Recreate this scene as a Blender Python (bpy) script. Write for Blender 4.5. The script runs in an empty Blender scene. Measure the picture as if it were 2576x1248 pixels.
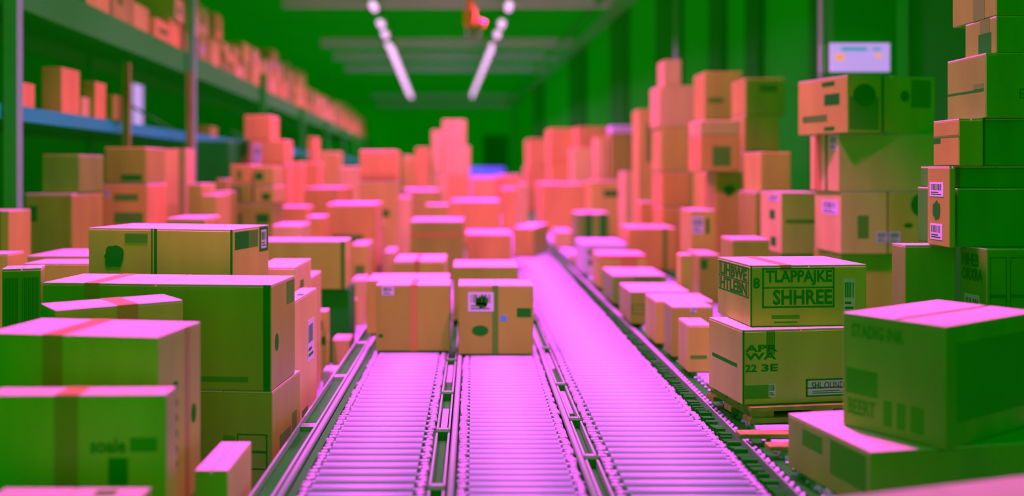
import bpy, math, random
from mathutils import Vector, Matrix
random.seed(7)
SC = bpy.context.scene
COL = SC.collection
PI = math.pi

# ------------------------------------------------------------------ camera
FPX, VX, VY, CZ = 2400.0, 1190.0, 430.0, 1.6       # focal length in pixels, vanishing point, eye height
cam = bpy.data.cameras.new('camera'); camo = bpy.data.objects.new('camera', cam); COL.objects.link(camo)
camo.location = (0, 0, CZ); camo.rotation_euler = (PI/2, 0, 0)
cam.sensor_fit = 'HORIZONTAL'; cam.sensor_width = 36.0; cam.lens = FPX/2576*36
cam.shift_x = (1288-VX)/2576; cam.shift_y = -(624-VY)/2576
cam.clip_start = .05; cam.clip_end = 200
cam.dof.use_dof = True; cam.dof.focus_distance = 3.45; cam.dof.aperture_fstop = (cam.lens/1000)/.042
SC.camera = camo
# ------------------------------------------------------------------ world, exposure
w = bpy.data.worlds.new('world'); SC.world = w; w.use_nodes = True
w.node_tree.nodes['Background'].inputs[0].default_value = (0.0, 1.0, 0.0, 1)
w.node_tree.nodes['Background'].inputs[1].default_value = 0.31
SC.view_settings.view_transform = 'Standard'; SC.view_settings.look = 'None'
SC.view_settings.exposure = 0; SC.view_settings.gamma = 1; SC.view_settings.use_curve_mapping = False
SC.cycles.max_bounces = 10; SC.cycles.diffuse_bounces = 5
LAMP_POWER = (230.0, 290.0, 205.0, 250.0)      # short lamps, far lamps, narrow ones added over the camera end to brighten tops, wide ones beside the rack
LAMP_RGB = (0.90, 0.012, 0.92)
LAMP_SPREAD = (math.radians(98), math.radians(140), math.radians(78), math.radians(132))

# ------------------------------------------------------------------ materials
RB = .33
def mat(name, rgb, rough=.8, spec=.15, metal=0.0, var=.0, scale=6, emit=None, estr=0):
    m = bpy.data.materials.new(name); m.use_nodes = True
    rgb = (rgb[0]*RB, min(.93, rgb[1]*1.3), rgb[2]*RB)       # all paints and boards reflect green far better than red or blue
    nt = m.node_tree; b = nt.nodes['Principled BSDF']
    b.inputs['Base Color'].default_value = (*rgb, 1); b.inputs['Roughness'].default_value = rough
    b.inputs['Specular IOR Level'].default_value = spec; b.inputs['Metallic'].default_value = metal
    if emit:
        b.inputs['Emission Color'].default_value = (*emit, 1); b.inputs['Emission Strength'].default_value = estr
    if var:
        tc = nt.nodes.new('ShaderNodeTexCoord'); mp = nt.nodes.new('ShaderNodeMapping')
        mp.inputs['Scale'].default_value = (scale, scale, scale*.25)
        n = nt.nodes.new('ShaderNodeTexNoise'); n.inputs['Scale'].default_value = 1.0; n.inputs['Detail'].default_value = 4
        r = nt.nodes.new('ShaderNodeValToRGB')
        r.color_ramp.elements[0].position = .3; r.color_ramp.elements[1].position = .7
        r.color_ramp.elements[0].color = (*[max(0, c*(1-var)) for c in rgb], 1)
        r.color_ramp.elements[1].color = (*[min(1, c*(1+var*.6)) for c in rgb], 1)
        L = nt.links.new
        L(tc.outputs['Object'], mp.inputs['Vector']); L(mp.outputs[0], n.inputs['Vector'])
        L(n.outputs['Fac'], r.inputs[0]); L(r.outputs[0], b.inputs['Base Color'])
    return m

M = {
 'tan':    mat('cardboard_tan',    (.68, .66, .06), .5, .32, var=.14),
 'pale':   mat('cardboard_pale',   (.82, .70, .15), .5, .32, var=.12),
 'orange': mat('cardboard_orange', (.85, .54, .07), .5, .32, var=.14),
 'brown':  mat('cardboard_brown',  (.42, .54, .03), .5, .28, var=.16),
 'olive':  mat('cardboard_olive',  (.22, .56, .02), .5, .28, var=.16),
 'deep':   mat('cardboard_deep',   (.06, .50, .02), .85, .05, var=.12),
 'liner':  mat('cardboard_lit_top', (.82, .80, .42), .55, .3, var=.06),  # same board, paler on top: overhead light painted into the flap colour
 'white':  mat('white_board',      (.85, .80, .80), .7, .15, var=.06),
 'paper':  mat('label_paper',      (.85, .80, .85), .6, .2),
 'tape':   mat('packing_tape',     (.62, .36, .05), .45, .25),
 'ink':    mat('dark_ink',         (.01, .36, .01), .7, .05),
 'fade':   mat('faded_ink',        (.12, .44, .03), .8, .05),
 'inner':  mat('box_edge_dark',    (.015, .34, .01), .9, .02),
 'bin':    mat('dark_plastic',     (.01, .45, .015), .6, .1),
 'roller': mat('roller_steel',     (.50, .66, .60), .45, .2, metal=0),
 'chain':  mat('chain_steel',      (.42, .55, .42), .4, .4),
 'dark':   mat('dark_steel',       (.010, .38, .008), .6, .03),
 'green':  mat('green_painted_steel', (.02, .62, .02), .6, .1),
 'rail':   mat('bright_rail',      (.30, .58, .28), .35, .4),
 'teal':   mat('blue_painted_beam',(.02, .72, .30), .5, .1),
 'post':   mat('grey_upright',     (.22, .66, .26), .5, .2),
 'beam':   mat('ceiling_beam_paint', (1.9, .72, 2.3), .7, .1),
 'wood':   mat('pallet_wood',      (.36, .45, .05), .8, .08, var=.3, scale=12),
 'hoist':  mat('hoist_orange',     (2.9, .45, .10), .5, .2),
 'hoistg': mat('hoist_grey',       (.55, .50, .35), .5, .2),
 'red':    mat('red_edging',       (.95, .15, .05), .6, .1),
 'lamp':   mat('lamp_glow',        (.8, .8, .8), .5, .1, emit=(1, .40, 1), estr=1.6),
 'lampc':  mat('lamp_casing',      (.5, .6, .5), .5, .1),
 'blue':   mat('blue_print',       (.10, .45, .80), .7, .1),
 'sign':   mat('glowing_sign', (.8,.8,.8), .5, .1, emit=(.55,.25,.9), estr=.9),  # sign and its marks are given emission so they show bright
 'markor': mat('glowing_orange', (.8,.5,.1), .5, .1, emit=(1,.28,.12), estr=.9),
 'markbl': mat('glowing_blue', (.1,.5,.8), .5, .1, emit=(.05,.25,.5), estr=.9),
 'glow':   mat('lit_window',       (.6, .5, .6), .5, .1, emit=(.62, .30, .9), estr=1.0),
}

def shell(name, g, stripes=0):
    """translucent sheeting that lets the green daylight through"""
    m = bpy.data.materials.new(name); m.use_nodes = True
    nt = m.node_tree; nt.nodes.clear()
    out = nt.nodes.new('ShaderNodeOutputMaterial'); mix = nt.nodes.new('ShaderNodeMixShader')
    d = nt.nodes.new('ShaderNodeBsdfDiffuse'); t = nt.nodes.new('ShaderNodeBsdfTranslucent')
    n = nt.nodes.new('ShaderNodeTexNoise'); n.inputs['Scale'].default_value = .6
    tc = nt.nodes.new('ShaderNodeTexCoord'); r = nt.nodes.new('ShaderNodeValToRGB')
    r.color_ramp.elements[0].color = (.012, g*.85, .012, 1); r.color_ramp.elements[1].color = (.02, g, .02, 1)
    nt.links.new(tc.outputs['Object'], n.inputs['Vector']); nt.links.new(n.outputs['Fac'], r.inputs[0])
    nt.links.new(r.outputs[0], d.inputs[0]); nt.links.new(r.outputs[0], t.inputs[0])
    mix.inputs[0].default_value = .55
    nt.links.new(d.outputs[0], mix.inputs[1]); nt.links.new(t.outputs[0], mix.inputs[2]); nt.links.new(mix.outputs[0], out.inputs[0])
    return m
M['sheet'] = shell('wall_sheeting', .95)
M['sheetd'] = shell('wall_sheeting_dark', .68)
M['roof'] = shell('roof_sheeting', .92)
M['roofd'] = shell('end_wall_sheeting', .95)
M['floor'] = mat('concrete_floor', (.10, .55, .10), .6, .15, var=.2, scale=1)

# ------------------------------------------------------------------ mesh helpers
class MB:
    def __init__(s): s.v = []; s.f = []; s.sm = []
    def hexa(s, p):            # 8 points: bottom ring ccw, top ring ccw
        n = len(s.v); s.v += [tuple(q) for q in p]
        for q in ((0,3,2,1),(4,5,6,7),(0,1,5,4),(1,2,6,5),(2,3,7,6),(3,0,4,7)):
            s.f.append(tuple(n+i for i in q)); s.sm.append(False)
        return s
    def box(s, x0, y0, z0, x1, y1, z1):
        return s.hexa([(x0,y0,z0),(x1,y0,z0),(x1,y1,z0),(x0,y1,z0),(x0,y0,z1),(x1,y0,z1),(x1,y1,z1),(x0,y1,z1)])
    def tube(s, a, b, r, seg=12, caps=True, r2=None):
        a = Vector(a); b = Vector(b); d = (b-a).normalized()
        u = d.orthogonal().normalized(); v = d.cross(u); n = len(s.v); r2 = r if r2 is None else r2
        for c, q in ((a, r), (b, r2)):
            for i in range(seg):
                t = 2*PI*i/seg; s.v.append(tuple(c+q*(math.cos(t)*u+math.sin(t)*v)))
        for i in range(seg):
            j = (i+1) % seg; s.f.append((n+i, n+j, n+seg+j, n+seg+i)); s.sm.append(True)
        if caps:
            s.f.append(tuple(n+i for i in reversed(range(seg)))); s.sm.append(False)
            s.f.append(tuple(n+seg+i for i in range(seg))); s.sm.append(False)
        return s
    def cham(s, w, l, z0, z1, c):   # box centred on x,y with chamfered vertical and top edges
        x, y = w/2, l/2
        def ring(i, z): return [(-x+i+c,-y+i,z),(x-i-c,-y+i,z),(x-i,-y+i+c,z),(x-i,y-i-c,z),(x-i-c,y-i,z),(-x+i+c,y-i,z),(-x+i,y-i-c,z),(-x+i,-y+i+c,z)]
        n = len(s.v)
        for r in (ring(c, z0), ring(0, z0+c), ring(0, z1-c), ring(c, z1)): s.v += r
        for k in range(3):
            for i in range(8):
                j = (i+1) % 8; s.f.append((n+8*k+i, n+8*k+j, n+8*k+8+j, n+8*k+8+i)); s.sm.append(False)
        s.f.append(tuple(n+i for i in reversed(range(8)))); s.f.append(tuple(n+24+i for i in range(8))); s.sm += [False, False]
        return s
    def build(s, name, m, parent=None, loc=None):
        me = bpy.data.meshes.new(name); me.from_pydata(s.v, [], s.f); me.update()
        me.polygons.foreach_set('use_smooth', s.sm)
        me.materials.append(M[m] if isinstance(m, str) else m)
        o = bpy.data.objects.new(name, me); COL.objects.link(o)
        if parent: o.parent = parent
        if loc: o.location = loc
        return o

def tag(o, label=None, cat=None, group=None, kind=None):
    if label: o['label'] = label
    if cat: o['category'] = cat
    if group: o['group'] = group
    if kind: o['kind'] = kind
    return o
def thing(name, label, cat, loc=(0,0,0), rz=0, group=None):
    o = bpy.data.objects.new(name, None); COL.objects.link(o); o.empty_display_size = .1
    o.location = loc; o.rotation_euler = (0,0,rz)
    return tag(o, label, cat, group)
def struct(name, mb, m): return tag(mb.build(name, m), kind='structure')
def wx(px, d): return (px-VX)/FPX*d
def wz(py, d): return CZ-(py-VY)/FPX*d

def text_mesh(body, bold=.0):
    c = bpy.data.curves.new('t', 'FONT'); c.body = body; c.align_x = 'LEFT'; c.offset = bold; c.resolution_u = 2
    c.space_line = .85
    o = bpy.data.objects.new('t', c); COL.objects.link(o)
    dg = bpy.context.evaluated_depsgraph_get(); dg.update()
    me = bpy.data.meshes.new_from_object(o.evaluated_get(dg))
    vs = [v.co.copy() for v in me.vertices]; fs = [tuple(p.vertices) for p in me.polygons]
    bpy.data.objects.remove(o); bpy.data.curves.remove(c); bpy.data.meshes.remove(me)
    return vs, fs

# ------------------------------------------------------------------ cartons
EPS = .0012
def face_frame(face, w, l, h):
    if face == 'F': return Vector((-w/2,-l/2,0)), Vector((w,0,0)), Vector((0,0,h)), Vector((0,-1,0))
    if face == 'R': return Vector((w/2,-l/2,0)), Vector((0,l,0)), Vector((0,0,h)), Vector((1,0,0))
    if face == 'L': return Vector((-w/2,l/2,0)), Vector((0,-l,0)), Vector((0,0,h)), Vector((-1,0,0))
    return Vector((-w/2,-l/2,h)), Vector((w,0,0)), Vector((0,l,0)), Vector((0,0,1))
def slab(mb, fr, u0, v0, u1, v1, a=0.0, t=EPS):
    O, U, V, N = fr
    p = [O+U*u+V*v+N*a for u, v in ((u0,v0),(u1,v0),(u1,v1),(u0,v1))]
    return mb.hexa(p+[q+N*t for q in p])
def decal(root, fr, spec):
    """spec: (face, u0, v0, u1, v1, kind[, text])"""
    _, u0, v0, u1, v1, kind = spec[:6]
    if kind in ('text', 'faded'):
        vs, fs = text_mesh(spec[6], .03)
        mnx = min(v.x for v in vs); mxx = max(v.x for v in vs); mny = min(v.y for v in vs); mxy = max(v.y for v in vs)
        O, U, V, N = fr; mb = MB()
        for v in vs:
            u = u0+(u1-u0)*(v.x-mnx)/(mxx-mnx); q = v0+(v1-v0)*(v.y-mny)/(mxy-mny)
            mb.v.append(tuple(O+U*u+V*q+N*EPS))
        mb.f = fs; mb.sm = [False]*len(fs)
        mb.build('printed_text', 'ink' if kind == 'text' else 'fade', root)
    elif kind == 'label':
        o = slab(MB(), fr, u0, v0, u1, v1).build('shipping_label', 'paper', root)
        mb = MB(); du, dv = u1-u0, v1-v0
        if len(spec) > 6:
            decal(o, fr, ('', u0+du*.08, v0+dv*.42, u1-du*.08, v1-dv*.1, 'text', spec[6]))
            for k in range(2): slab(mb, fr, u0+du*.1, v0+dv*(.12+.13*k), u1-du*(.1+.1*k), v0+dv*(.17+.13*k), EPS, .0004)
        else:
            rr = random.Random(int(u0*999+v0*77))
            x = .1
            while x < .85:
                ww = rr.choice((.03,.05,.08)); slab(mb, fr, u0+du*x, v0+dv*.45, u0+du*(x+ww), v0+dv*.88, EPS, .0004); x += ww+rr.choice((.03,.06))
            for k in range(2): slab(mb, fr, u0+du*.1, v0+dv*(.12+.14*k), u1-du*(.15+.2*k), v0+dv*(.19+.14*k), EPS, .0004)
        mb.build('printed_lines', 'ink', o)
    elif kind == 'bars':
        mb = MB(); n = 9
        for k in range(n): slab(mb, fr, u0+(u1-u0)*(k+.1)/n, v0, u0+(u1-u0)*(k+.45+.3*(k % 2))/n, v1)
        mb.build('printed_bars', 'ink', root)
    elif kind == 'frame':
        mb = MB(); t = .02; a = abs(fr[1].length/max(fr[2].length,.01))
        slab(mb, fr, u0, v0, u1, v0+t*a*.7); slab(mb, fr, u0, v1-t*a*.7, u1, v1); slab(mb, fr, u0, v0, u0+t*.7, v1); slab(mb, fr, u1-t*.7, v0, u1, v1)
        vm = (v0+v1)/2; slab(mb, fr, u0, vm-.01, u1, vm+.01)
        mb.build('printed_frame', 'ink', root)
    elif kind == 'blob':
        mb = MB(); O, U, V, N = fr; n = 18; rr = random.Random(int(u0*1000))
        c = O+U*(u0+u1)/2+V*(v0+v1)/2+N*EPS; mb.v.append(tuple(c))
        for i in range(n):
            t = 2*PI*i/n; r = 1 if spec[6:] == ('round',) else rr.uniform(.72, 1.05)
            mb.v.append(tuple(c+U*(u1-u0)/2*r*math.cos(t)+V*(v1-v0)/2*r*math.sin(t)))
        for i in range(n): mb.f.append((0, 1+i, 1+(i+1) % n)); mb.sm.append(False)
        mb.build('printed_mark', 'ink', root)
    elif kind in ('dark', 'fade', 'tapeband', 'edge', 'blueprint', 'rededge'):
        nm, mm = {'dark': ('printed_panel','ink'), 'fade': ('printed_panel','fade'), 'tapeband': ('packing_tape','tape'), 'edge': ('seam','inner'), 'rededge': ('red_edging','red'), 'blueprint': ('printed_panel','blue')}[kind]
        slab(MB(), fr, u0, v0, u1, v1, 0, EPS*.8).build(nm, mm, root)

def carton(cx, cy, z0, w, l, h, th, m, label, detail=1, tape=None, decals=(), group=None, seam='y', name='cardboard_box', cat='box', lid=None):
    h -= .0015
    if detail == 0 and not group and m != 'deep' and z0+h < 1.62:
        detail = 2
    if detail == 0 and not decals and not tape:
        o = MB().cham(w, l, 0, h, min(.008, w*.03)).build(name, m, None, (cx, cy, z0)); o.rotation_euler = (0,0,th)
        return tag(o, label, cat, group)
    r = thing(name, label, cat, (cx, cy, z0), th, group)
    if detail == 0:
        MB().cham(w, l, 0, h, min(.008, w*.03)).build('carton_body', m, r)
    else:
        t = .005
        MB().cham(w, l, 0, h-t, .003 if detail == 1 else min(.008, w*.03)).build('carton_body', m, r)
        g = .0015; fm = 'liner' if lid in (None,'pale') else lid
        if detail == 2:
            MB().cham(w-.006, l-.006, h-t, h, .002).build('top_flap', 'white' if m == 'white' else 'liner', r)  # thin top panel added to carry the painted brightness of lit lids
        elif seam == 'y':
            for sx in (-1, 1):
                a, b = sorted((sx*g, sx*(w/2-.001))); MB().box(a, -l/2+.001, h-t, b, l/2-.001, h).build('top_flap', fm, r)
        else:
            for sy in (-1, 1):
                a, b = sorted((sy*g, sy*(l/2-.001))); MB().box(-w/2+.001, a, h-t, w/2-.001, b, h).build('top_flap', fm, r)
    if tape:
        pos, drop, tw = tape
        tp = MB(); tw = min(tw, w*.3)
        u0, u1 = pos-tw/w/2, pos+tw/w/2
        slab(tp, face_frame('T', w, l, h), u0, 0, u1, 1)
        slab(tp, face_frame('F', w, l, h), u0, 1-drop, u1, 1)
        tp.build('packing_tape', 'tape', r)
    for s in decals: decal(r, face_frame(s[0], w, l, h), s)
    return r

def px_box(side, xl, xc, xr, ytop, d, z0, label, th=0, m='tan', w=None, l=None, gap=0, zt=None, **k):
    """near vertical edge at pixel xc and distance d; side L: side face seen on its right, R: on its left"""
    th = math.radians(th); c, s = math.cos(th), math.sin(th)
    Cx = wx(xc, d); kl = (xl-VX)/FPX if xl is not None else 0; kr = (xr-VX)/FPX if xr is not None else 0
    if side == 'L':
        if w is None: w = (Cx-kl*d)/(c-kl*s)
        if l is None: l = (Cx-kr*d)/(s+kr*c)
        o = Vector((Cx-w/2*c-l/2*s, d-w/2*s+l/2*c))
    else:
        if w is None: w = (kr*d-Cx)/(c-kr*s)
        if l is None: l = (Cx-kl*d)/(s+kl*c)
        o = Vector((Cx+w/2*c-l/2*s, d+w/2*s+l/2*c))
    z1 = wz(ytop, d) if zt is None else zt
    carton(o.x, o.y, z0, w, l, z1-z0, th, m, label, **k)
    return z1

ZL, ZR = .50, .73       # left bench, right bench / conveyor rollers
# ------------------------------------------------------------------ building
BM = -0.0333            # the building runs slightly askew to the conveyors
def bx(x0, d): return x0+BM*d
def skew_box(mb, xa, xb, d0, d1, z0, z1):
    return mb.hexa([(bx(xa,d0),d0,z0),(bx(xb,d0),d0,z0),(bx(xb,d1),d1,z0),(bx(xa,d1),d1,z0),(bx(xa,d0),d0,z1),(bx(xb,d0),d0,z1),(bx(xb,d1),d1,z1),(bx(xa,d1),d1,z1)])
END = 43.0
struct('floor', skew_box(MB(), -6.5, 6.2, -1.5, END+.5, -.1, 0), 'floor')
struct('ceiling', skew_box(MB(), -6.2, 3.6, -1.5, END+.4, 4.8, 4.9), 'roof')
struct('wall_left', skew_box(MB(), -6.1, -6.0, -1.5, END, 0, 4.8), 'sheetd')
struct('wall_end', skew_box(MB(), -6.2, 3.6, END, END+.15, 0, 4.8), 'roofd')
# right wall: alternating sheeting bays
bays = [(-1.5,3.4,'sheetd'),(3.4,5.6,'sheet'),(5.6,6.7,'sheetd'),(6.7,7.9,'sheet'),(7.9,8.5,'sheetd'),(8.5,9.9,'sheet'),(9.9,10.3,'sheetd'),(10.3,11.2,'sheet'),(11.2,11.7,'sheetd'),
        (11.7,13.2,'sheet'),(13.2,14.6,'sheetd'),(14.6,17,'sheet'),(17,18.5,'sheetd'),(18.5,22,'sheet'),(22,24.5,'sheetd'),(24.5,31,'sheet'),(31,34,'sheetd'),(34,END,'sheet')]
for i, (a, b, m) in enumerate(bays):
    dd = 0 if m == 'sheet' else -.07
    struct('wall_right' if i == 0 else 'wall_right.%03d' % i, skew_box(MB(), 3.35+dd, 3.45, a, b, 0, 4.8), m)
n = 0
for d in (9.0, 13.2, 17.4, 23.0, 25.7, 28.7, 39.5):     # ceiling cross beams
    n += 1; struct('trim_%d' % n, skew_box(MB(), -2.9 if d > 14 else -5.8, 3.3, d, d+.16, 4.60, 4.79), 'beam')
n += 1; struct('trim_%d' % n, skew_box(MB(), 3.08, 3.26, 2, END, 4.45, 4.60), 'post')
n += 1; struct('trim_%d' % n, skew_box(MB(), 2.80, 2.88, 2, END, 4.62, 4.70), 'green')
n += 1; struct('trim_%d' % n, skew_box(MB(), 3.1, 3.3, 41.5, 41.8, 0, 4.6), 'post')
n += 1; struct('trim_%d' % n, skew_box(MB(), -2.9, 3.3, END-.3, END-.05, 4.4, 4.7), 'beam')
struct('door_1', skew_box(MB(), 1.9, 3.0, END-.08, END, 0, 3.2), 'dark')
struct('window_1', skew_box(MB(), -5.98, -5.93, 18.5, 18.95, 2.2, 3.5), 'glow')
# pole and posts standing by the right wall
p = MB().tube((wx(1703,12.2),12.2,0),(wx(1703,12.2),12.2,4.8),.035).build('pole','rail'); tag(p,'thin pale metal pole standing by the right wall behind the tall carton towers','pole')
t = thing('column', 'broad green column behind the right-hand cartons carrying a white sign', 'column', (wx(2182,6.7),6.8,0))
MB().box(-.225,-.06,0,.225,.06,4.8).build('column_body','sheet',t)
p = MB().box(wx(2068,6.9),6.9,0,wx(2098,6.9),6.98,4.8).build('column','rail'); tag(p,'narrow pale lilac post left of the broad green column','column')
t = thing('sign', 'white rectangular sign with orange marks above the printed cartons', 'sign', (wx(2176,6.6),6.68,wz(180,6.68)))
sw, sh = .415, .2
MB().box(-sw/2,0,0,sw/2,.02,sh).build('sign_panel','sign',t)
fr = (Vector((-sw/2,0,0)),Vector((sw,0,0)),Vector((0,0,sh)),Vector((0,-1,0)))
slab(slab(MB(),fr,.18,.72,.62,.86),fr,.70,.74,.85,.84).build('blue_lettering','markbl',t)
for u,v,r in ((.15,.5,.09),(.80,.55,.06)):
    mb=MB(); O=fr[0]+fr[1]*u+fr[2]*v+fr[3]*EPS; mb.v.append(tuple(O))
    for i in range(16): mb.v.append(tuple(O+Vector((math.cos(i*PI/8)*sw*r,0,-math.sin(i*PI/8)*sw*r*.7))))
    for i in range(16): mb.f.append((0,1+i,1+(i+1)%16)); mb.sm.append(False)
    mb.build('orange_mark','markor',t)
p = MB().box(wx(2066,6.85),6.86,wz(182,6.85),wx(2090,6.85),6.895,wz(112,6.85)).build('notice','paper'); tag(p,'small pale notice fixed to the narrow lilac post','sign')

# lamps
lamp_ds = [3.55, 5.6, 7.6, 9.6, 11.4, 13.2, 15.1, 16.9, 18.2]  # first in each row, out of view, is added to brighten near carton tops
d = 20.4
while d < 34: lamp_ds.append(d); d += 1.55
LZ = 4.2
for side, x0 in (('left', -1.07), ('right', 1.07)):
    for i, d in enumerate(lamp_ds):
        ln = .35 if d < 19.5 else 1.45
        x = bx(x0, d)
        t = thing('ceiling_lamp', 'lamp %s along the %s row of ceiling lamps' % (['first','second','third','fourth','fifth','sixth','seventh','eighth','ninth','tenth','eleventh','twelfth','thirteenth','fourteenth','fifteenth','sixteenth','seventeenth','eighteenth','nineteenth','twentieth','twenty-first'][i], side), 'lamp', (x, d, LZ), 0, 'ceiling lamps of the %s row' % side)
        MB().box(-.09,-ln/2,.03,.09,ln/2,.09).build('lamp_casing','lampc',t)
        g = MB().tube((0,-ln/2,0),(0,ln/2,0),.055 if side == 'left' or d < 19 else .04).build('lamp_tube','lamp',t)
        MB().tube((0,0,.09),(0,0,4.8-LZ),.008,6).build('hanger_rod','dark',t)
        ld = bpy.data.lights.new('lamp_light','AREA'); ld.shape='RECTANGLE'; ld.size=.16; ld.size_y=ln; ld.energy=LAMP_POWER[2 if d < 4.5 else 3 if 7 < d < 12 else d > 12]
        ld.color = LAMP_RGB; ld.spread = LAMP_SPREAD[2 if d < 4.5 else 3 if 7 < d < 12 else d > 12]
        lo = bpy.data.objects.new('lamp_light', ld); COL.objects.link(lo); lo.parent = t; lo.location=(0,0,-.06)

# hoist
t = thing('hoist', 'orange lifting hoist hanging between the two rows of lamps', 'hoist', (wx(1183,13),13,3.35))
MB().tube((0,0,.25),(0,0,1.45),.045).build('hoist_mast','hoist',t)
MB().cham(.16,.14,.22,.46,.02).build('hoist_body','hoist',t)
MB().tube((.05,0,.30),(.20,0,.24),.05).build('hoist_motor','hoist',t)
MB().cham(.11,.1,.06,.22,.02).tube((.1,0,.05),(.1,0,.2),.035).build('hook_block','hoistg',t)

# ------------------------------------------------------------------ conveyors
def lane(label, xa, xb, z, d0, d1, pitch, rad, chains=(1,1), strip=None):
    t = thing('roller_conveyor', label, 'conveyor', (0,0,0), 0)
    cx = (xa+xb)/2; hw = (xb-xa)/2-.004
    src = MB().tube((-hw,0,0),(hw,0,0),rad,16).tube((-hw-.012,0,0),(-hw,0,0),.006,8,False).tube((hw,0,0),(hw+.012,0,0),.006,8,False).build('roller','roller',t)
    src.location = (cx, d0, z-rad)
    k = int((d1-d0)/pitch)
    for i in range(1, min(100, k)):
        c = src.copy(); COL.objects.link(c); c.parent = t; c.location = (cx, d0+i*pitch, z-rad)
    if k > 100:
        mb = MB()
        for i in range(100, k): mb.tube((cx-hw,d0+i*pitch,z-rad),(cx+hw,d0+i*pitch,z-rad),rad,8)
        tag(mb.build('roller','roller',t), kind='stuff')
    rr = random.Random(int(xa*1000))
    for sgn, x, on in ((-1, xa, chains[0]), (1, xb, chains[1])):
        if on:
            mb = MB(); y = d0; x0 = x+sgn*.016
            while y < min(d1, 13):
                hx = rr.uniform(.009,.014); q = rr.uniform(-.003,.003)
                mb.tube((x0-hx+q,y,z-.018),(x0+hx+q,y+.006*sgn,z-.016+q),rr.uniform(.007,.011),7)
                mb.tube((x0+q,y+.012,z-.026),(x0+q,y+.012,z-.006),.006,6)
                y += pitch*.5
            mb.build('drive_chain','chain',t)
        a, b = sorted((x, x+sgn*.034)); MB().box(a,d0-.03,z-.11,b,d1,z-.026).build('side_frame','dark',t)
    y = d0+.3
    MB().box(xa,d0-.03,z-.12,xb,d1,z-.075).build('bed_plate','dark',t)
    while y < d1:
        for x in (xa+.01, xb-.05): MB().box(x,y,0,x+.04,y+.04,z-.115).build('leg','dark',t)
        y += 3.6
    return t
NEAR, FAR = 2.25, 34.0
lane('left of the three main roller lanes, carrying the taped carton', -.45, -.16, .73, NEAR, FAR, .066, .0165)
lane('middle roller lane with close-set bright rollers, carrying the labelled carton', -.015, .282, .73, NEAR, FAR, .052, .0155)
lane('right empty roller lane running on into the distance', .42, .78, .73, NEAR, FAR, .062, .0160)
lane('side roller bed under the row of cartons right of the main lanes', .96, 1.62, .73, NEAR, 14, .06, .022, (0,0))
lane('low side roller bed under the cartons left of the main lanes', -1.2, -.645, ZL, NEAR, 14, .06, .022, (0,0))

def tray(label, x0, x1, z, light_side, brackets, railx=None):
    t = thing('divider_channel', label, 'rail', (0,0,0))
    MB().box(x0,NEAR-.03,z-.10,x1,FAR,z-.035).build('channel_floor','dark',t)
    for x in (x0, x1-.006): MB().box(x,NEAR-.03,z-.035,x+.006,FAR,z-.008).build('channel_edge','rail',t)
    if railx is not None: MB().tube((railx,NEAR-.03,z-.014),(railx,FAR,z-.014),.011,14).build('guide_rail','rail',t)
    for y in brackets:
        MB().box(x0,y,z-.04,x1,y+.035,z-.006).build('bracket','dark',t)
        MB().box(x0+.004,y+.036,z-.034,x1-.004,y+.06,z-.008).build('clip','rail',t)
    for y in (brackets[0]+.6, brackets[0]+1.4):
        MB().box(x0+.012,y,z-.036,x1-.012,y+.35,z-.020).build('cover_plate','chain',t)
    y = 3
    while y < FAR: MB().box(x0,y,0,x1,y+.04,z-.10).build('leg','dark',t); y += 5
    return t
tray('dark channel with metal edges between left and middle roller lanes', -.124, -.078, .73, 1, [2.62,3.2,3.75,4.4,5.6], -.062)
tray('dark channel with metal edges between middle and right roller lanes', .341, .381, .73, 1, [2.9,3.35,3.9,4.7,5.6,6.8], .3295)
# outer guard rails
t = thing('guard_rail', 'guard rail of tube and dark channel along the left lane', 'rail', (0,0,0))
MB().box(-.512,NEAR-.03,.60,-.488,FAR,.706).build('side_plate','dark',t); MB().tube((-.525,NEAR-.03,.712),(-.525,FAR,.712),.0115,16).build('rail_tube','rail',t)
MB().box(-.600,NEAR-.03,.62,-.541,FAR,.70).build('channel','dark',t)
for x in (-.606,-.546): MB().box(x,NEAR-.03,.62,x+.007,FAR,.722).build('channel_edge','rail',t)
for y in (3.3,4.1,4.9,5.9,7.2): MB().box(-.598,y,.70,-.547,y+.05,.715).build('clip','rail',t)
for y in (2.6,6,10,14,18,24,30): MB().box(-.598,y,0,-.55,y+.05,.62).build('leg','dark',t)
t = thing('guard_rail', 'guard rail with dark brush strip along the right empty lane', 'rail', (0,0,0))
mb = MB(); y = NEAR
mb.box(.816,NEAR-.03,.62,.868,FAR,.70)
rr = random.Random(4)
while y < 8: mb.box(.818+rr.uniform(0,.006),y,.70,.866-rr.uniform(0,.012),y+.010,.722+rr.uniform(-.006,.006)); y += .02
mb.box(.818,8,.70,.866,FAR,.72).build('brush_strip','dark',t)
MB().box(.871,NEAR-.03,.62,.875,FAR,.732).build('channel_edge','rail',t)
MB().box(.877,NEAR-.03,.62,.922,FAR,.695).build('channel','dark',t)
mb = MB(); y = NEAR
while y < 9:
    mb.tube((.90+rr.uniform(-.005,.005),y,.695),(.90+rr.uniform(-.005,.005),y,.712),.009,7); mb.tube((.914,y+.02,.70),(.914,y+.035,.705),.007,6); y += .045
mb.build('wheel_chain','chain',t)
MB().tube((.89,NEAR,.70),(.89,FAR,.70),.004,8).build('cable','dark',t)
for y in (2.6,6,10,14,18,24,30): MB().box(.88,y,0,.92,y+.05,.62).build('leg','dark',t)

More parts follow.
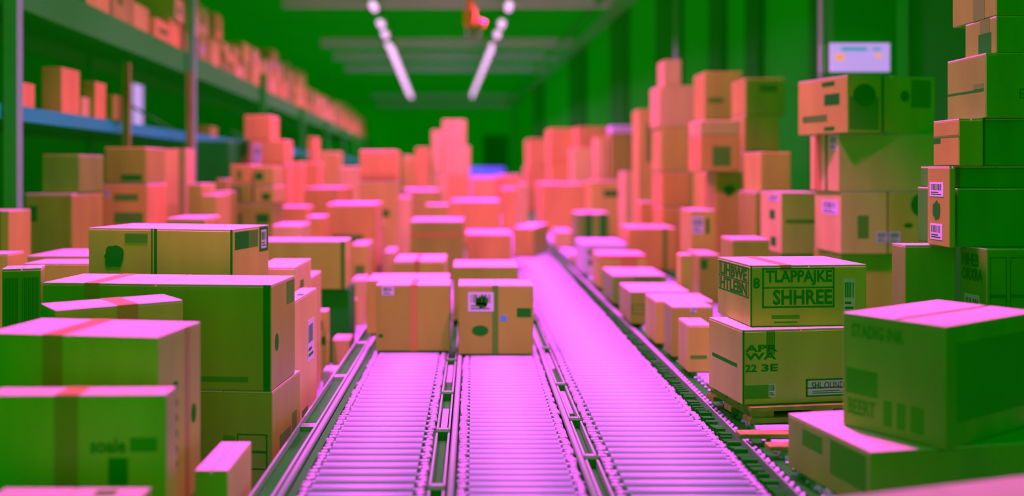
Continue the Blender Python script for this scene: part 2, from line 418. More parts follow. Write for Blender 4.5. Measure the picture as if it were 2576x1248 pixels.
def bench(label, x0, x1, y0, y1, z, m='dark'):
    t = thing('packing_bench', label, 'table', ((x0+x1)/2,(y0+y1)/2,0))
    X, Y = (x1-x0)/2, (y1-y0)/2
    MB().box(-X,-Y,z-.05,X,Y,z).build('table_top',m,t)
    for sx in (-1,1):
        for k in range(max(2,int((y1-y0)/4))):
            yy = -Y+.05+k*(2*Y-.15)/(max(2,int((y1-y0)/4))-1); x = sx*(X-.06)
            MB().box(x-.03,yy,0,x+.03,yy+.06,z-.05).build('leg',m,t)
    return t
bench('dark bench under the right foreground and mid-right carton stacks', 1.67, 2.55, 1.2, 9, ZR)
bench('long dark bench under the distant right-hand cartons', 1.67, 2.08, 9.01, 34, ZR)
bench('long low dark bench under the left-hand cartons', -2.60, -1.24, 2.2, 34, ZL)
bench('low dark platform end beneath the nearest left cartons', -1.23, -.62, 1.0, 2.2, ZL)
bench('dark platform end beneath the nearest right carton', .62, 1.65, 1.0, 2.2, ZR)
bench('low platform at the far end of the left roller bed', -1.23, -.62, 14.1, 34, ZL)
bench('platform at the far end of the right side rollers', .96, 1.65, 14.1, 34, ZR)

# ------------------------------------------------------------------ foreground left cartons
B = px_box
B('L',-160,262,None,1262,1.90,ZL,'nearest carton at the bottom left corner, only its blurred top showing',l=.28,m='tan',decals=[('T',.66,.80,.80,.93,'fade')],zt=.878)
B('L',-40,418,None,992,2.28,ZL,'front left carton with faded brown stamp and wide vertical tape, top rim lit',l=.09,th=1.5,m='tan',tape=(.45,1,.055),
  decals=[('F',.58,.755,.78,.82,'text','soale'),('F',.80,.76,.95,.82,'fade'),('F',.68,.62,.79,.735,'dark')])
B('L',-40,397,505,848,2.42,ZL,'dark taped carton behind the stamped one, dots down its lit side',th=-8,m='tan',tape=(.40,1,.055),
  decals=[('R',.32,v,.44,v+.036,'blob','round') for v in (.46,.52,.58,.64,.70,.77)]+[('R',.76,.60,.88,.68,'blob','round'),('R',.62,.3,.72,1,'tapeband')])
B('L',500,573,None,1162,2.44,ZL,'small low carton with lit top in front of the tall dark stack',l=.26,w=.085,m='pale',zt=.835)
B('R',60,140,460,780,2.76,ZL,'angled taped carton between the two big left cartons',th=37,l=.18,m='tan',tape=(.55,.35,.06))
z = B('L',440,685,755,985,3.15,ZL,'dark lower carton of the tall stack beside the left lane',th=-5,m='brown',
  decals=[('F',.50,.45,.62,.60,'fade'),('F',.64,.30,.95,.62,'frame'),('R',.25,.42,.65,.55,'fade'),('R',.70,.35,.86,.65,'fade'),('R',.12,.1,.24,.24,'blob','round')])
B('L',106,683,742,716,3.15,z,'large wide carton with orange tape on top of the tall left stack',th=-5,m='brown',tape=(.22,.25,.05),
  decals=[('F',.965,0,.995,1,'edge'),('F',.62,.08,.9,.13,'fade'),('R',.62,.75,.95,.97,'fade'),('R',.14,.35,.28,.52,'blob','round')])
z = .98
carton(wx(470,3.9),3.86,ZL,.66,.34,z-ZL,math.radians(-12),'tan','plain carton hidden under the long carton with the dark cat-like mark',0)
B('L',222,585,680,577,3.62,z,'long carton with dark cat-like mark and two labels on its end',th=-12,m='tan',l=.33,
  decals=[('F',.10,.60,.27,.84,'blob'),('F',.26,.86,.42,.95,'fade'),('F',.465,0,.485,1,'edge'),('F',.445,0,.455,1,'edge'),('F',.985,0,1,1,'edge'),('R',.06,.80,.42,.97,'dark'),('R',.42,.80,.68,.97,'fade'),('R',.72,.74,.97,.99,'dark'),('R',.77,.77,.92,.96,'label')])
B('R',-60,5,104,676,3.18,ZL,'carton covered in dark upright bars at the left edge',th=18,l=.12,m='brown',decals=[('F',.03,.72,.42,.96,'bars'),('F',.5,.72,.95,.96,'bars')],detail=1)
B('L',60,222,None,662,4.05,ZL,'flat-topped carton just left of the long marked carton',l=.2,m='tan')
B('L',68,230,None,643,4.5,ZL,'carton with rounded-looking lit top behind the flat-topped one at left',l=.4,m='brown')
B('L',-60,20,None,638,4.1,ZL,'small low carton cut off by the left edge of the picture',l=.15,m='tan')
B('L',-60,22,None,530,5.0,ZL,'tall pale carton at the left edge below the rack',l=.25,m='tan',decals=[('F',.55,.1,.75,1,'fade')])
# column of cartons between the tall stack and the lane
B('L',700,742,797,757,3.56,ZL,'tall carton with oval label on its pink side next to the lane',m='pale',th=-2,decals=[('R',.55,.55,.85,.82,'label'),('R',.3,.2,.55,.28,'fade'),('T',.5,.4,.9,.5,'dark')])
B('L',640,742,783,672,4.02,ZL,'carton showing pink side and lit top behind the oval-labelled carton',m='pale',decals=[('R',.3,.82,.5,.9,'fade')])
B('L',740,784,808,697,4.62,ZL,'narrow pink carton peeking out past the taller ones by the left lane',m='pale')
B('L',770,822,831,782,5.05,ZL,'slim carton with dark panels on its front, nearest the left guard rail',m='tan',l=.1,decals=[('F',.4,.72,.8,.86,'dark'),('F',.6,.5,.95,.62,'dark')])
zz = .93
o = MB().cham(.36,.3,0,zz-ZL-.002,.01).build('storage_bin','bin',None,(wx(790,5.35),5.62,ZL)); tag(o,'dark bin under the wide plain carton beside the left lane','bin')
B('L',640,868,884,606,5.4,zz,'wide plain carton resting on a dark bin in the middle left',m='tan',th=0,decals=[('F',.95,0,1,1,'fade')])
lowl = [(832,885,818,6.1,'flat'),(905,932,792,6.9,'small')]
B('L',832,872,None,800,6.1,ZL,'small low carton lying beside the left guard rail',l=.3,m='pale',detail=0)
B('L',836,880,None,852,5.2,ZL,'flat pink carton on the low rollers left of the guard rail',l=.15,m='pale',detail=0)
B('L',812,850,None,930,4.5,ZL,'thin flat packet on the low rollers nearest the camera',l=.1,m='white',detail=0)
B('L',885,918,930,703,6.8,ZL,'narrow upright carton standing alone by the left rail',l=.3,m='pale',detail=0)
B('L',870,893,None,755,6.45,ZL,'tiny carton with round lit top before the narrow upright one',l=.12,m='orange',detail=0)
B('L',884,925,938,614,7.3,ZL,'upright carton right of the wide plain one',l=.4,m='tan',detail=0,decals=[('F',.2,.3,.8,.7,'fade')])
B('L',965,992,1003,632,7.9,ZL,'slim carton with rosy side behind the front lane cartons',l=.4,m='pale',detail=0)
B('L',935,962,None,560,8.65,ZL,'carton with a single bright lid spot left of the lane towers',l=.15,m='brown',detail=0)
# left mid distance
z = B('L',62,182,246,487,6.0,ZL,'tall carton with pale side below the dark one at the far left',m='brown',l=.5,detail=0,decals=[('F',.08,.82,.26,.92,'dark')])
B('L',105,200,258,388,6.1,z,'dark-fronted carton stacked at the far left below the rack',m='olive',l=.4,detail=0)
z = B('L',250,372,None,462,6.75,ZL,'lower carton with orange edges in the left pair near the pale post',m='orange',l=.42,detail=0,decals=[('F',.3,.72,.9,.80,'fade'),('F',.3,.88,.8,.93,'fade'),('F',.12,.9,.2,.96,'label')])
B('L',262,368,378,370,6.75,z,'upper carton with bright lid in the left pair near the pale post',m='brown',l=.42,detail=0,decals=[('F',.4,.08,.9,.25,'dark')])
B('L',376,408,432,374,7.35,ZL,'tall slender carton beside the left pair',m='tan',l=.4,detail=0)
B('L',432,468,474,374,7.9,ZL,'pink tall carton just before the pale rack post',m='pale',l=.25,detail=0)
B('L',418,516,None,548,5.6,ZL,'carton with bright flat lid behind the long marked carton',m='tan',l=.35,detail=0)
B('L',472,508,None,462,7.4,ZL,'leaning-height carton right of the pale rack post',m='tan',l=.4,detail=0)
B('L',505,545,None,490,7.1,ZL,'middling carton between post and dark crates at left',m='tan',l=.4,detail=0)
o = MB().cham(.42,.5,0,1.62,.02).build('dark_cabinet','bin',None,(wx(524,9.6),9.9,0)); o.location.z = ZL; o.scale.z=(wz(352,9.6)-ZL)/1.62; tag(o,'tall dark cabinet behind the left cartons','cabinet')
cl = [(528,572,482,7.6,'brown','dark-patterned carton left of the speckled pile'),(545,572,450,8.35,'tan','small carton peeking over the speckled pile at its left')]
for a,b,y,d,m,lb in cl: B('L',a,b,None,y,d,ZL,lb,l=.35,m=m,detail=0,decals=[('F',.3,.7,.6,.85,'dark')])
z = B('L',574,686,None,512,8.0,ZL,'lowest carton of the speckled pile with black squares',l=.45,m='brown',detail=0,decals=[('F',.62,.80,.92,.90,'dark'),('F',.1,.75,.3,.9,'dark')])
z = B('L',578,634,None,462,8.0,z,'left middle carton of the speckled pile',l=.45,m='brown',detail=0,decals=[('F',.2,.1,.5,.8,'dark')])
z2 = B('L',638,690,None,468,8.0,wz(512,8.0),'right middle carton of the speckled pile',l=.45,m='tan',detail=0,decals=[('F',.4,.2,.8,.6,'dark')])
z = B('L',580,632,None,414,8.0,z,'top left carton of the speckled pile',l=.4,m='orange',detail=0,decals=[('F',.3,.2,.55,.7,'fade')])
B('L',636,688,None,418,8.0,z2,'top right carton of the speckled pile',l=.4,m='tan',detail=0,decals=[('F',.1,.3,.5,.7,'dark')])
z = B('L',570,624,None,412,10.2,ZL,'tall brown carton behind the speckled pile',l=.4,m='brown',detail=0)
B('L',572,620,None,356,10.2,z,'carton with shaded right half under the rack beam',l=.4,m='brown',detail=0)
z = B('L',636,722,None,412,10.0,ZL,'lower orange carton in the stack rising to the rack beam',l=.45,m='orange',detail=0)
z = B('L',630,718,None,352,10.0,z,'orange carton with pale stripe second from the stack top',l=.4,m='orange',detail=0,decals=[('F',.08,0,.3,.8,'label')])
B('L',614,682,None,290,10.0,z,'topmost orange carton of the stack rising to the rack beam',l=.4,m='orange',detail=0)
B('L',700,752,None,408,10.6,ZL,'pink carton at the left end of the orange heap',l=.4,m='orange',detail=0)
B('L',752,800,None,408,11.2,ZL,'bright orange carton in the middle of the heap',l=.4,m='orange',detail=0)
B('L',775,792,None,345,13,ZL,'thin upright carton below the rack far beam',l=.4,m='orange',detail=0)
B('L',800,852,None,382,12.6,ZL,'dull tan carton behind the orange heap',l=.4,m='tan',detail=0)
B('L',764,852,None,472,9.4,ZL,'carton with slanted bright lid in the heap',l=.6,m='orange',th=-6,detail=0)
B('L',702,770,None,520,8.7,ZL,'carton with bright lid at the foot of the heap',l=.4,m='orange',detail=0)
B('L',768,812,None,545,7.3,ZL,'small carton with pink lid below the heap',l=.35,m='orange',detail=0)
B('L',684,758,None,566,6.6,ZL,'low pink carton just above the wide plain carton',l=.4,m='pale',detail=0)
B('L',820,945,957,513,7.8,ZL,'large carton with long bright lid left of the lane towers',l=.6,m='orange',detail=0,decals=[('F',.12,.62,.75,.70,'fade')])
z = B('L',903,998,1012,455,10.0,ZL,'lower carton of the square tower left of centre',l=.45,m='tan',detail=0,decals=[('F',.25,.62,.8,.70,'dark')])
B('L',905,998,1012,378,10.0,z,'big square carton with lit lid on the tower left of centre',l=.45,m='orange',detail=0,decals=[('F',0,.03,1,.2,'tapeband')])
B('L',856,902,None,420,11.5,ZL,'pinkish carton behind the square tower',l=.4,m='pale',detail=0)
B('L',1012,1046,None,392,15.5,ZL,'far tan carton right of the square tower',l=.5,m='tan',detail=0)
B('L',1046,1078,None,372,15.0,ZL,'far carton with vivid orange top right of the square tower',l=.4,m='orange',detail=0)

# ------------------------------------------------------------------ cartons on the lanes
ZC = .731
B('L',946,1132,None,716,4.60,ZC,'taped carton with small lilac label riding the left lane',l=.23,m='brown',tape=(.51,1,.032),decals=[('F',.08,.84,.24,.98,'label'),('F',.03,.2,.1,.27,'blob')])
B('R',None,1153,1342,717,4.52,ZC,'carton with dark oval and square marks riding the middle lane',l=.24,m='brown',
  decals=[('F',.13,.62,.47,.90,'label'),('F',.20,.66,.42,.86,'blob'),('F',.78,.54,.97,.67,'dark'),('F',.18,.27,.40,.42,'blob','round'),('F',.56,.48,.64,.56,'blueprint'),('F',.45,0,.53,1,'fade')])
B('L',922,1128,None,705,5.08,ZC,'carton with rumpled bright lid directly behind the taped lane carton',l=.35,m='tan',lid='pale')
B('R',None,1140,1304,670,5.55,ZC,'wide low-topped carton behind the marked middle-lane carton',l=.4,m='tan')
B('L',990,1120,None,655,6.05,ZC,'second carton back on the left lane with tan band',l=.45,m='tan',tape=(.45,1,.03),detail=0)
B('L',1032,1166,1178,555,7.6,ZC,'tall carton with long bright lid on the left lane',l=.55,m='brown',detail=0,decals=[('F',0,.72,1,.80,'tapeband')])
B('R',None,1172,1288,588,8.3,ZC,'pink-lidded carton on the middle lane in mid distance',l=.6,m='orange',detail=0)
B('R',None,1290,1342,572,9.6,ZC,'rosy carton with slanted lid at the start of the far crowd',l=.9,m='orange',th=-14,detail=0)
B('L',1070,1128,None,515,9.3,ZC,'small carton with bright round lid on the left lane',l=.35,m='tan',detail=0)
B('R',None,1134,1258,505,11.2,ZC,'broad orange carton with pink lid in the centre',l=.7,m='orange',detail=0)
B('L',1024,1110,None,478,12.8,ZC,'carton with wide slanted lilac lid left of centre',l=1.0,m='brown',th=8,detail=0)
B('L',1000,1030,None,495,11.6,ZL,'little carton glowing beside the slanted-lid carton',l=.4,m='pale',detail=0)
z = B('L',1085,1128,None,440,15.6,ZC,'left foot carton of the pink tower',l=.5,m='pale',detail=0)
B('L',1086,1112,None,328,15.6,z,'left upright carton of the pink tower',l=.5,m='pale',detail=0)
z = B('R',None,1130,1183,440,15.6,ZC,'right foot carton of the pink tower',l=.5,m='orange',detail=0)
z = B('R',None,1116,1182,368,15.6,z,'middle carton of the pink tower',l=.5,m='pale',detail=0)
B('R',None,1113,1171,302,15.6,z,'topmost carton of the pink tower',l=.5,m='pale',detail=0)
B('R',None,1186,1250,446,18.5,ZC,'bright-topped far carton right of the pink tower',l=1.0,m='orange',detail=0)
B('R',None,1252,1312,441,19.5,ZC,'far rosy carton at the edge of the dark doorway',l=1.2,m='orange',detail=0)
o = carton(wx(1225,24),24.3,ZC,.9,.5,wz(421,24)-ZC,0,'blue','added blue crate in front of the dark end doorway',0,name='light_block',cat='light_block')  # added block, its blue painted in place of light on the far floor
B('R',None,1262,1300,474,13.4,ZC,'far carton with small shining lid right of centre',l=.6,m='orange',detail=0)
B('R',None,1304,1328,462,15,ZC,'far narrow carton before the right-hand far stacks',l=.5,m='pale',detail=0)

# ------------------------------------------------------------------ right row beside the empty lane
B('R',None,1731,1790,817,4.12,ZR,'small carton with grey scribble at the front of the right row',l=.2,m='tan',decals=[('F',.1,.30,.8,.36,'fade')])
B('R',None,1691,1792,771,4.46,ZR,'carton with pale tag second in the right row',l=.2,m='brown',decals=[('F',.45,.88,.6,.99,'label'),('F',.3,.6,.4,.7,'dark')])
B('R',None,1650,1794,757,4.80,ZR,'carton with wide bright lid third in the right row',l=.30,m='tan',decals=[('F',.15,.2,.35,.4,'fade')])
B('R',None,1586,1735,733,5.42,ZR,'dark-marked carton with long bright lid in the right row',l=.42,m='brown',decals=[('F',.28,0,.45,.9,'dark'),('F',.02,.3,.26,.6,'frame')])
B('R',None,1541,1677,692,6.22,ZR,'carton with green-grey printed panel in the right row',l=.5,m='olive',decals=[('F',.4,.75,.9,.95,'fade')],detail=0)
B('R',None,1506,1628,642,7.05,ZR,'carton with red-rimmed bright lid in the right row',l=.4,m='tan',detail=0,decals=[('F',0,.93,1,1,'rededge'),('F',.45,.6,.8,.92,'tapeband'),('F',.35,.5,.5,.58,'dark')],lid='liner')
B('R',None,1466,1578,612,8.0,ZR,'white carton with two black marks in the right row',l=.6,m='white',detail=0,decals=[('F',.12,.62,.3,.80,'dark'),('F',.12,.30,.3,.48,'dark')])
B('R',None,1440,1474,640,9.0,ZR,'small rosy carton at the far end of the right row',l=.3,m='pale',detail=0)
B('R',None,1400,1440,582,10.8,ZR,'far carton with bright lid touching the lane guard rail',l=.6,m='pale',detail=0)
B('R',None,1580,1702,573,8.3,ZR,'tall plain orange-brown carton behind the right row',l=.5,m='orange',detail=0,decals=[('F',.72,0,.8,1,'fade')])
B('R',None,1712,1742,640,5.75,ZR,'slim tall carton with round lit top behind the third row carton',l=.12,m='tan',detail=0)
B('R',None,1738,1800,528,6.75,ZR,'upright carton with white label below the twin towers',l=.35,m='tan',detail=0,decals=[('F',.05,.72,.5,.92,'label'),('F',.6,.72,.75,.9,'dark'),('F',.05,.42,.4,.52,'label')])
B('R',None,1842,1936,601,5.3,ZR,'carton with bright lid behind the lettered carton',l=.25,m='brown',detail=0)
B('R',None,1758,1812,640,6.3,ZR,'plain carton hidden between the right row and lettered cartons',l=.35,m='brown',detail=0,decals=[('F',.1,.7,.4,.9,'dark')])
B('R',None,1452,1534,536,10.2,ZR,'dark-striped carton with bright lid in mid distance',l=.6,m='olive',detail=0,decals=[('F',.25,0,.45,1,'dark'),('F',.7,0,.9,1,'dark')])
B('R',None,1362,1478,462,13.5,ZR,'wide far carton with lilac lid right of the empty lane',l=1.2,m='orange',detail=0)
B('R',None,1484,1570,455,12.4,ZR,'far carton with dark opening right of the wide lilac-lidded one',l=.5,m='tan',detail=0,decals=[('F',.4,.72,.9,.84,'dark')])
B('R',None,1572,1600,432,11.6,ZR,'far upright carton with glowing edge left of the tall towers',l=.5,m='pale',detail=0)
B('R',None,1612,1644,508,9.4,ZR,'small carton with pink top at the foot of the tall towers',l=.25,m='orange',detail=0)

# right far heaps
z = B('R',None,1322,1382,420,20.5,ZR,'lowest carton of the far heap beside the end doorway',l=1,m='orange',detail=0)
B('R',None,1328,1380,350,20.5,z,'upper carton of the far heap beside the end doorway',l=1,m='orange',detail=0)
z = B('R',None,1384,1456,410,17.0,ZR,'lower left carton of the far right heap',l=.8,m='orange',detail=0)
B('R',None,1382,1450,324,17.0,z,'upper left carton of the far right heap',l=.8,m='orange',detail=0)
z = B('R',None,1458,1532,400,16.2,ZR,'lower middle carton of the far right heap',l=.8,m='orange',detail=0)
B('R',None,1452,1528,320,16.2,z,'upper middle carton of the far right heap',l=.8,m='orange',detail=0)
z = B('R',None,1440,1500,372,14.9,ZR,'pink carton in front of the far right heap',l=.5,m='pale',detail=0)
B('R',None,1502,1526,346,14.3,ZR,'slender pink carton in front of the far right heap',l=.5,m='pale',detail=0)
B('R',None,1536,1594,334,14.0,ZR,'dull brown far carton carrying a white packet',l=.5,m='brown',detail=0)
B('R',None,1538,1592,316,14.0,wz(334,14.0),'white flat packet on the dull brown far carton',l=.4,m='white',detail=0,name='packet',cat='package')
B('R',1594,1606,1644,275,10.6,ZR,'tall tan carton left of the tallest tower',l=.4,m='tan',detail=0,decals=[('F',.55,.62,.85,.9,'fade')])
# tallest tower
T = 8.9
z = B('R',1644,1664,1742,520,T,ZR,'bottom carton of the tallest tower',l=.45,m='orange',detail=0)
z = B('R',1644,1664,1740,432,T,z,'second carton up in the tallest tower',l=.45,m='orange',detail=0)
z = B('R',1648,1662,1736,320,T,z,'third carton up in the tallest tower',l=.45,m='tan',detail=0)
z = B('R',1641,1658,1748,215,T,z,'big pink carton near the top of the tallest tower',l=.45,m='pale',detail=0)
B('R',1657,1670,1714,150,T,z,'small pink carton crowning the tallest tower',l=.3,m='pale',detail=0)
# second tower
T = 7.15
z = B('R',1766,1800,1868,432,T+.1,ZR,'tall carton with curved mark at the foot of the second tower',l=.4,m='orange',detail=0,decals=[('F',.25,.78,.75,.9,'blob')])
z = B('R',1744,1762,1864,340,T,z,'carton with pale panel in the second tower',l=.4,m='orange',detail=0,decals=[('F',.3,.15,.75,.7,'fade')])
B('R',1746,1762,1862,302,T,z,'flat carton topping the second tower below the background pair',l=.4,m='pale',detail=0)
T = 8.2
z = B('R',None,1770,1862,300,T,ZR,'tall carton behind the second tower',l=.4,m='tan',detail=0)
B('R',1752,1772,1868,180,T,z,'rosy carton with small brown label high behind the second tower',l=.4,m='tan',detail=0,decals=[('F',.1,.35,.5,.45,'fade')])
T = 7.5
z = B('R',None,1872,1960,380,T,ZR,'tall shaded carton between the second tower and printed cartons',l=.4,m='tan',detail=0)
z = B('R',None,1872,1962,290,T,z,'middle carton between the second tower and printed cartons',l=.4,m='tan',detail=0)
B('R',1862,1874,1975,196,T,z,'upper carton with faded stamp between second tower and printed cartons',l=.4,m='tan',detail=0,decals=[('F',.35,.62,.8,.82,'fade')])
T = 6.35
z = B('R',None,1900,1990,482,T,ZR,'carton in shadow under the upright tan one',l=.4,m='brown',detail=0,decals=[('F',.3,.2,.6,.9,'dark')])
B('R',1896,1914,1990,382,T,z,'upright tan carton left of the dark gap',l=.4,m='tan',detail=0)

# printed carton wall, mid right
T = 5.0
z = B('R',2085,2115,2350,637,T+.05,ZR,'wide bottom carton of the mid-right wall partly hidden by the lettered carton',l=.4,m='tan')
z1 = z
z = B('R',2083,2115,2232,482,T,z,'carton with small upright panel and white label at its left edge',l=.38,m='pale',decals=[('F',.36,.25,.60,.62,'fade'),('F',.76,.18,1,.36,'label'),('L',.3,.62,.9,.85,'label')])
z = B('R',None,2236,2345,482,T,z1,'carton with round dark stain right of the panelled one',l=.38,m='tan',decals=[('F',0,.18,.26,.36,'label'),('F',.5,.6,1,.98,'blob','round'),('F',.34,.42,.56,.5,'blob','round')])
z = B('R',2058,2110,2352,335,T,z,'large plain carton with taped end above the panelled pair',l=.42,m='pale',decals=[('L',.15,0,.4,1,'tapeband'),('L',.55,.0,.62,1,'edge'),('L',.7,.72,.95,.98,'label')])
B('R',1972,2132,2352,187,T-.1,z,'printed carton with hand holes and emblem topping the mid-right wall',th=16,m='tan',l=.42,zt=wz(187,T-.1),
  decals=[('L',.5,.84,.75,.92,'dark'),('L',.55,.50,.85,.70,'dark'),('L',.1,.22,.6,.34,'fade'),('L',.55,.05,.75,.12,'dark'),('F',.02,.05,.35,.62,'fade'),('F',.06,.45,.32,.85,'blob','round'),('F',.14,.55,.24,.75,'tapeband'),('F',.38,0,.41,1,'edge'),('F',.6,.55,.7,.75,'blob','round'),('F',.72,.45,.95,.95,'fade')])
z = B('R',1946,1966,2078,637,5.55,ZR,'lower carton left of the mid-right wall, in shade',l=.4,m='tan')
B('R',1944,1966,2078,484,5.5,z,'carton with dark horizontal slot left of the mid-right wall',l=.4,m='pale',decals=[('F',.1,.5,.95,.56,'fade'),('L',.5,.1,.75,.25,'dark'),('L',.45,.55,.7,.7,'dark'),('L',.4,.85,.9,.95,'label')])

# lettered cartons
ZP = .79
t = thing('wooden_pallet', 'small wooden pallet under the lettered cartons', 'pallet', (1.19,3.5,ZR+.002), math.radians(8.5))
for y in (-.16,0,.16): MB().box(-.27,y-.03,0,.27,y+.03,.018).build('bottom_board','wood',t)
for x in (-.22,0,.22): MB().box(x-.04,-.18,.018,x+.04,.18,.042).build('block','wood',t)
for y in (-.155,-.05,.055,.155): MB().box(-.27,y-.04,.042,.27,y+.04,.056).build('deck_board','wood',t)
for (px,y,d,wd,lb) in ((1925,0,3.12,.26,'loose wooden plank nearest below the small pallet'),(1965,0,2.98,.17,'shorter loose wooden plank on the right side rollers')):
    o = MB().cham(wd,.05,0,.016,.002).build('wooden_plank','wood',None,(wx(px,d)+.04,d,ZR+.001)); o.rotation_euler=(0,0,.02); tag(o,lb,'plank')
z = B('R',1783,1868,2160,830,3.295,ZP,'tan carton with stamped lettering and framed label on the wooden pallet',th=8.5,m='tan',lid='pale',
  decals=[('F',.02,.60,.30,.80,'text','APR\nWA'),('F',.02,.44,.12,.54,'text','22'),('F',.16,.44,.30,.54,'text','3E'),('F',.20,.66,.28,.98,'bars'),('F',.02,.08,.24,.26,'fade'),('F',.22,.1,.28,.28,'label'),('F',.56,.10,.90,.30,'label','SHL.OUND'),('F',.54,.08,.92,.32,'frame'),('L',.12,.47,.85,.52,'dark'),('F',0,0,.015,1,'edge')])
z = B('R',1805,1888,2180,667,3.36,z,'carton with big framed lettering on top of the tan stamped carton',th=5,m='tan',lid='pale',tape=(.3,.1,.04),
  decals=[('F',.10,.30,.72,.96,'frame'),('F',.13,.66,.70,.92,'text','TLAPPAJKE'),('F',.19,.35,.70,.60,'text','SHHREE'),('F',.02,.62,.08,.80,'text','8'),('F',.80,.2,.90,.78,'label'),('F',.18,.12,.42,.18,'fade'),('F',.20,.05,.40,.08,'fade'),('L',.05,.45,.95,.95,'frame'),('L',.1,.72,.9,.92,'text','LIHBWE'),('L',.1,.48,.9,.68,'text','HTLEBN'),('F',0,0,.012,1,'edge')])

# dark big pair, right foreground
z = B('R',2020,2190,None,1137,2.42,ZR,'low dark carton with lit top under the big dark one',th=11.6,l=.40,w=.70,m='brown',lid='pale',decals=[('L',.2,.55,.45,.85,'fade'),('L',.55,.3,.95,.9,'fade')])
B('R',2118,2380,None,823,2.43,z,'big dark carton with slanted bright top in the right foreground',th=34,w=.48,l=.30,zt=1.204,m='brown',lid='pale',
  decals=[('L',.10,.80,.62,.92,'faded','STADIG INK'),('L',.04,.30,.36,.52,'fade'),('L',.06,.12,.34,.26,'faded','BEERT'),('L',.42,.08,.50,.3,'fade'),('L',.55,.08,.63,.3,'fade'),('L',.68,.08,.8,.3,'fade'),('F',.1,.2,.9,.85,'fade'),('T',.02,.45,.98,.49,'edge')])
carton(.98,1.72,ZR+.001,.62,.42,.235,math.radians(17),'pale','nearest blurred pink carton at the bottom right corner',1)

# right edge column
z8 = 1.332
B('R',2243,2277,2405,617,3.46,ZR,'tall olive carton with pale left side between lettered and dark cartons',m='olive',th=1,zt=z8,decals=[('L',0,0,1,1,'tapeband')] and [])
B('R',2415,2482,2650,625,3.30,ZR,'carton with blocky lettering and square label behind the big dark one',m='olive',th=3,zt=z8,lid='pale',
  decals=[('L',.10,.80,.85,.96,'text','NIHEB\nORXRA'),('L',.18,.52,.75,.72,'label','SUR 200'),('F',.05,.5,.3,.95,'frame'),('F',.35,.5,.62,.95,'frame'),('F',.66,.5,.95,.95,'frame')])
z = B('R',2333,2388,2404,420,3.32,z8,'narrow upright carton with two torn white labels',m='brown',decals=[('L',.12,.62,.75,.80,'label'),('L',.15,.08,.7,.28,'label'),('L',.2,.32,.65,.58,'blob')],zt=1.618)
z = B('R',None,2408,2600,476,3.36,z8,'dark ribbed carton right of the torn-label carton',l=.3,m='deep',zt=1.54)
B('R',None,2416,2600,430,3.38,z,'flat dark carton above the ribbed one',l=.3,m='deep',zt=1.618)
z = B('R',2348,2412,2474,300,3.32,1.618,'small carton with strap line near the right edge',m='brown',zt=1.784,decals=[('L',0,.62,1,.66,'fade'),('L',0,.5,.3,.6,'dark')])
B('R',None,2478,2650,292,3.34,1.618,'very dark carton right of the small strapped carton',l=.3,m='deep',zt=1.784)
z = B('R',2383,2480,2650,131,3.30,1.784,'carton with long printed arrow line near the top right corner',m='olive',zt=2.01,decals=[('L',.02,.42,.95,.45,'dark'),('L',.7,.46,.95,.54,'fade'),('F',.5,.3,.9,.45,'frame')])
z = B('R',2428,2506,2650,40,3.30,2.01,'carton with dark tape gun shape at the top right corner',m='olive',zt=2.138,decals=[('L',.45,.0,.85,.6,'dark'),('L',.5,.6,.8,1,'fade')])
B('R',2396,2506,2650,-60,3.30,2.138,'topmost carton cut off by the top right edge',m='olive',zt=2.34,decals=[('L',.5,0,.75,1,'fade')])

# ------------------------------------------------------------------ storage rack on the left
RX, RS = -2.887+.042*(9.76-5.52), -.042
def rx(d): return RX+RS*(d-5.52)
ups = [5.52+4.08*i for i in range(9)]
t = thing('pallet_rack', 'long steel storage rack down the left side', 'rack', (rx(5.52),5.52,0), math.atan(.042))
def rbeam(y0, y1, x0, x1, z0, z1, nm, m): MB().box(x0,y0,z0,x1,y1,z1).build(nm, m, t)
for i, u in enumerate(ups):
    y = (u-5.52)*1.001
    rbeam(y-.04,y+.04,.01,.085,0,4.5 if i < 2 else 3.0 if i==2 else 2.79,'upright','post' if i < 2 else 'green'); rbeam(y-.04,y+.04,-1.0,-.93,0,4.5 if i < 2 else 2.79,'upright','green')
    for k in range(3): MB().tube((.03,y,.3+k*.8),(-.95,y,.9+k*.8),.015,6).build('brace','green',t)
L = ups[-1]-5.52
for i in range(8):
    y0 = 4.08*i+.045; y1 = 4.08*(i+1)-.045
    rbeam(y0,y1,-.05,.0,2.58,2.80,'beam','green'); rbeam(y0,y1,-1.0,-.95,2.62,2.80,'beam','green')
    rbeam(y0,y1,-.95,-.05,2.77,2.795,'shelf_board','green')
    rbeam(y0,y1,-.05,0,1.90,1.99,'beam','teal'); rbeam(y0,y1,-1.0,-.95,1.90,1.99,'beam','green'); rbeam(y0,y1,-.95,-.05,1.955,1.98,'shelf_board','green')
# near bay reaches back past the picture edge
rbeam(-3.6,-.045,-.05,0,2.58,2.80,'beam','green'); rbeam(-3.6,-.045,-.95,-.05,2.77,2.795,'shelf_board','green'); rbeam(-3.6,-.045,-.05,0,1.90,1.99,'beam','teal')
for k in (0,.93): rbeam(-3.68,-3.6,-.05-k,.02-k,0,2.8,'upright','green')

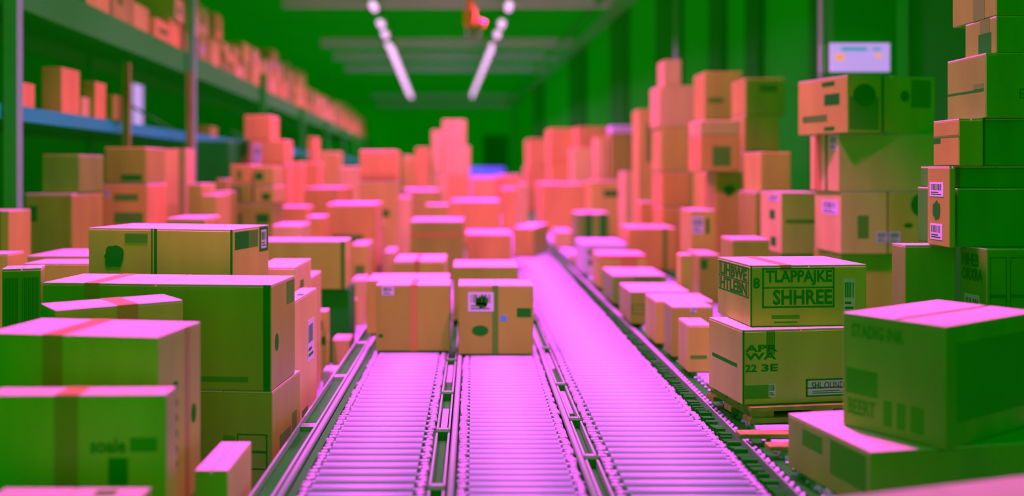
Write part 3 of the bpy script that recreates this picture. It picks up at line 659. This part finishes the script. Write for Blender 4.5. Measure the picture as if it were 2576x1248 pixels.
ORD = ['nearest','second','third','fourth','fifth','sixth','seventh','eighth','ninth','tenth','eleventh','twelfth','thirteenth','fourteenth','fifteenth','sixteenth','seventeenth','eighteenth','nineteenth','twentieth',
 'twenty-first','twenty-second','twenty-third','twenty-fourth','twenty-fifth','twenty-sixth','twenty-seventh','twenty-eighth','twenty-ninth','thirtieth','thirty-first','thirty-second','thirty-third','thirty-fourth','thirty-fifth','thirty-sixth','thirty-seventh','thirty-eighth','thirty-ninth','fortieth','forty-first','forty-second','forty-third','forty-fourth','forty-fifth','forty-sixth','forty-seventh','forty-eighth','forty-ninth','fiftieth']
rr = random.Random(11)
def heights(d):
    for a, h in ((7.9,.95),(8.9,.25),(9.3,.5),(10.2,.85),(11.2,.72),(12.3,.42),(14.6,.6),(18.5,.72),(24,.55),(29,.72),(50,.8)):
        if d < a: return h
d = 6.9; i = 0
while d < 36.5 and i < 50:
    wl = rr.uniform(.42,.68) if d < 20 else rr.uniform(.6,.95)
    H = heights(d)*rr.uniform(.82,1.05); dep = rr.uniform(.4,.6)
    layers = 1 if H < .3 else (2 if rr.random() < .75 else 3)
    z = 2.803; mm = None
    for q in range(layers):
        h = H/layers*rr.uniform(.85,1.1); ww = dep*rr.uniform(.75,1.0) if q else dep
        off = rr.uniform(0,.05); lw = wl-.04 if q == 0 else (wl-.06)*rr.uniform(.7,1)
        m = rr.choice(['tan','tan','orange','pale','brown'])
        dc = ()
        if d < 22 and rr.random() < .6: dc = [(rr.choice('RF'),.2,.3,rr.uniform(.4,.8),.6,rr.choice(['fade','dark','label']))]
        where = ('bottom','upper','topmost')[q] if layers > 1 else 'single'
        carton(rx(d)-.02-off-ww/2, d+wl/2, z, ww, lw, h, math.atan(.042)+rr.uniform(-.03,.03), m,
               '%s carton of the %s stack along the upper shelf of the left rack' % (where, ORD[i]), 0, decals=dc, group='cartons on the upper rack shelf')
        z += h
    d += wl+rr.choice((.02,.03,.05)); i += 1
# lower shelf of the rack
def low(px0,px1,ytop,d,m,label,l=.3,z0=1.993,**k):
    w_ = (px1-px0)/FPX*d; carton(wx((px0+px1)/2,d), d+l/2, z0, w_, l, wz(ytop,d)-z0, 0, m, label, 0, **k)
low(105,155,168,6.55,'orange','upright brown carton on the lower rack shelf',z0=1.993)
low(208,240,205,7.1,'orange','crumpled-looking tan carton on the lower rack shelf',l=.2)
low(184,206,243,6.95,'pale','tiny pale carton beside the crumpled-looking one on the rack',l=.15)
low(250,285,238,7.35,'brown','dim carton behind the small ones on the lower rack shelf',l=.2)
low(30,50,205,5.95,'orange','small carton next to the nearest rack upright',l=.2)
low(495,530,318,11.8,'brown','small carton on the lower shelf right of the pale upright',l=.3)
for px,d,zt,lb in ((446,9.1,2.55,'thin brown wooden post just left of the pale rack upright'),(318,7.5,2.45,'short brown wooden post standing in the first rack bay')):
    o = MB().box(-.028,-.02,0,.028,.02,zt).build('wooden_post','wood',None,(wx(px,d)+.12*(px>400),d,0)); tag(o,lb,'post')
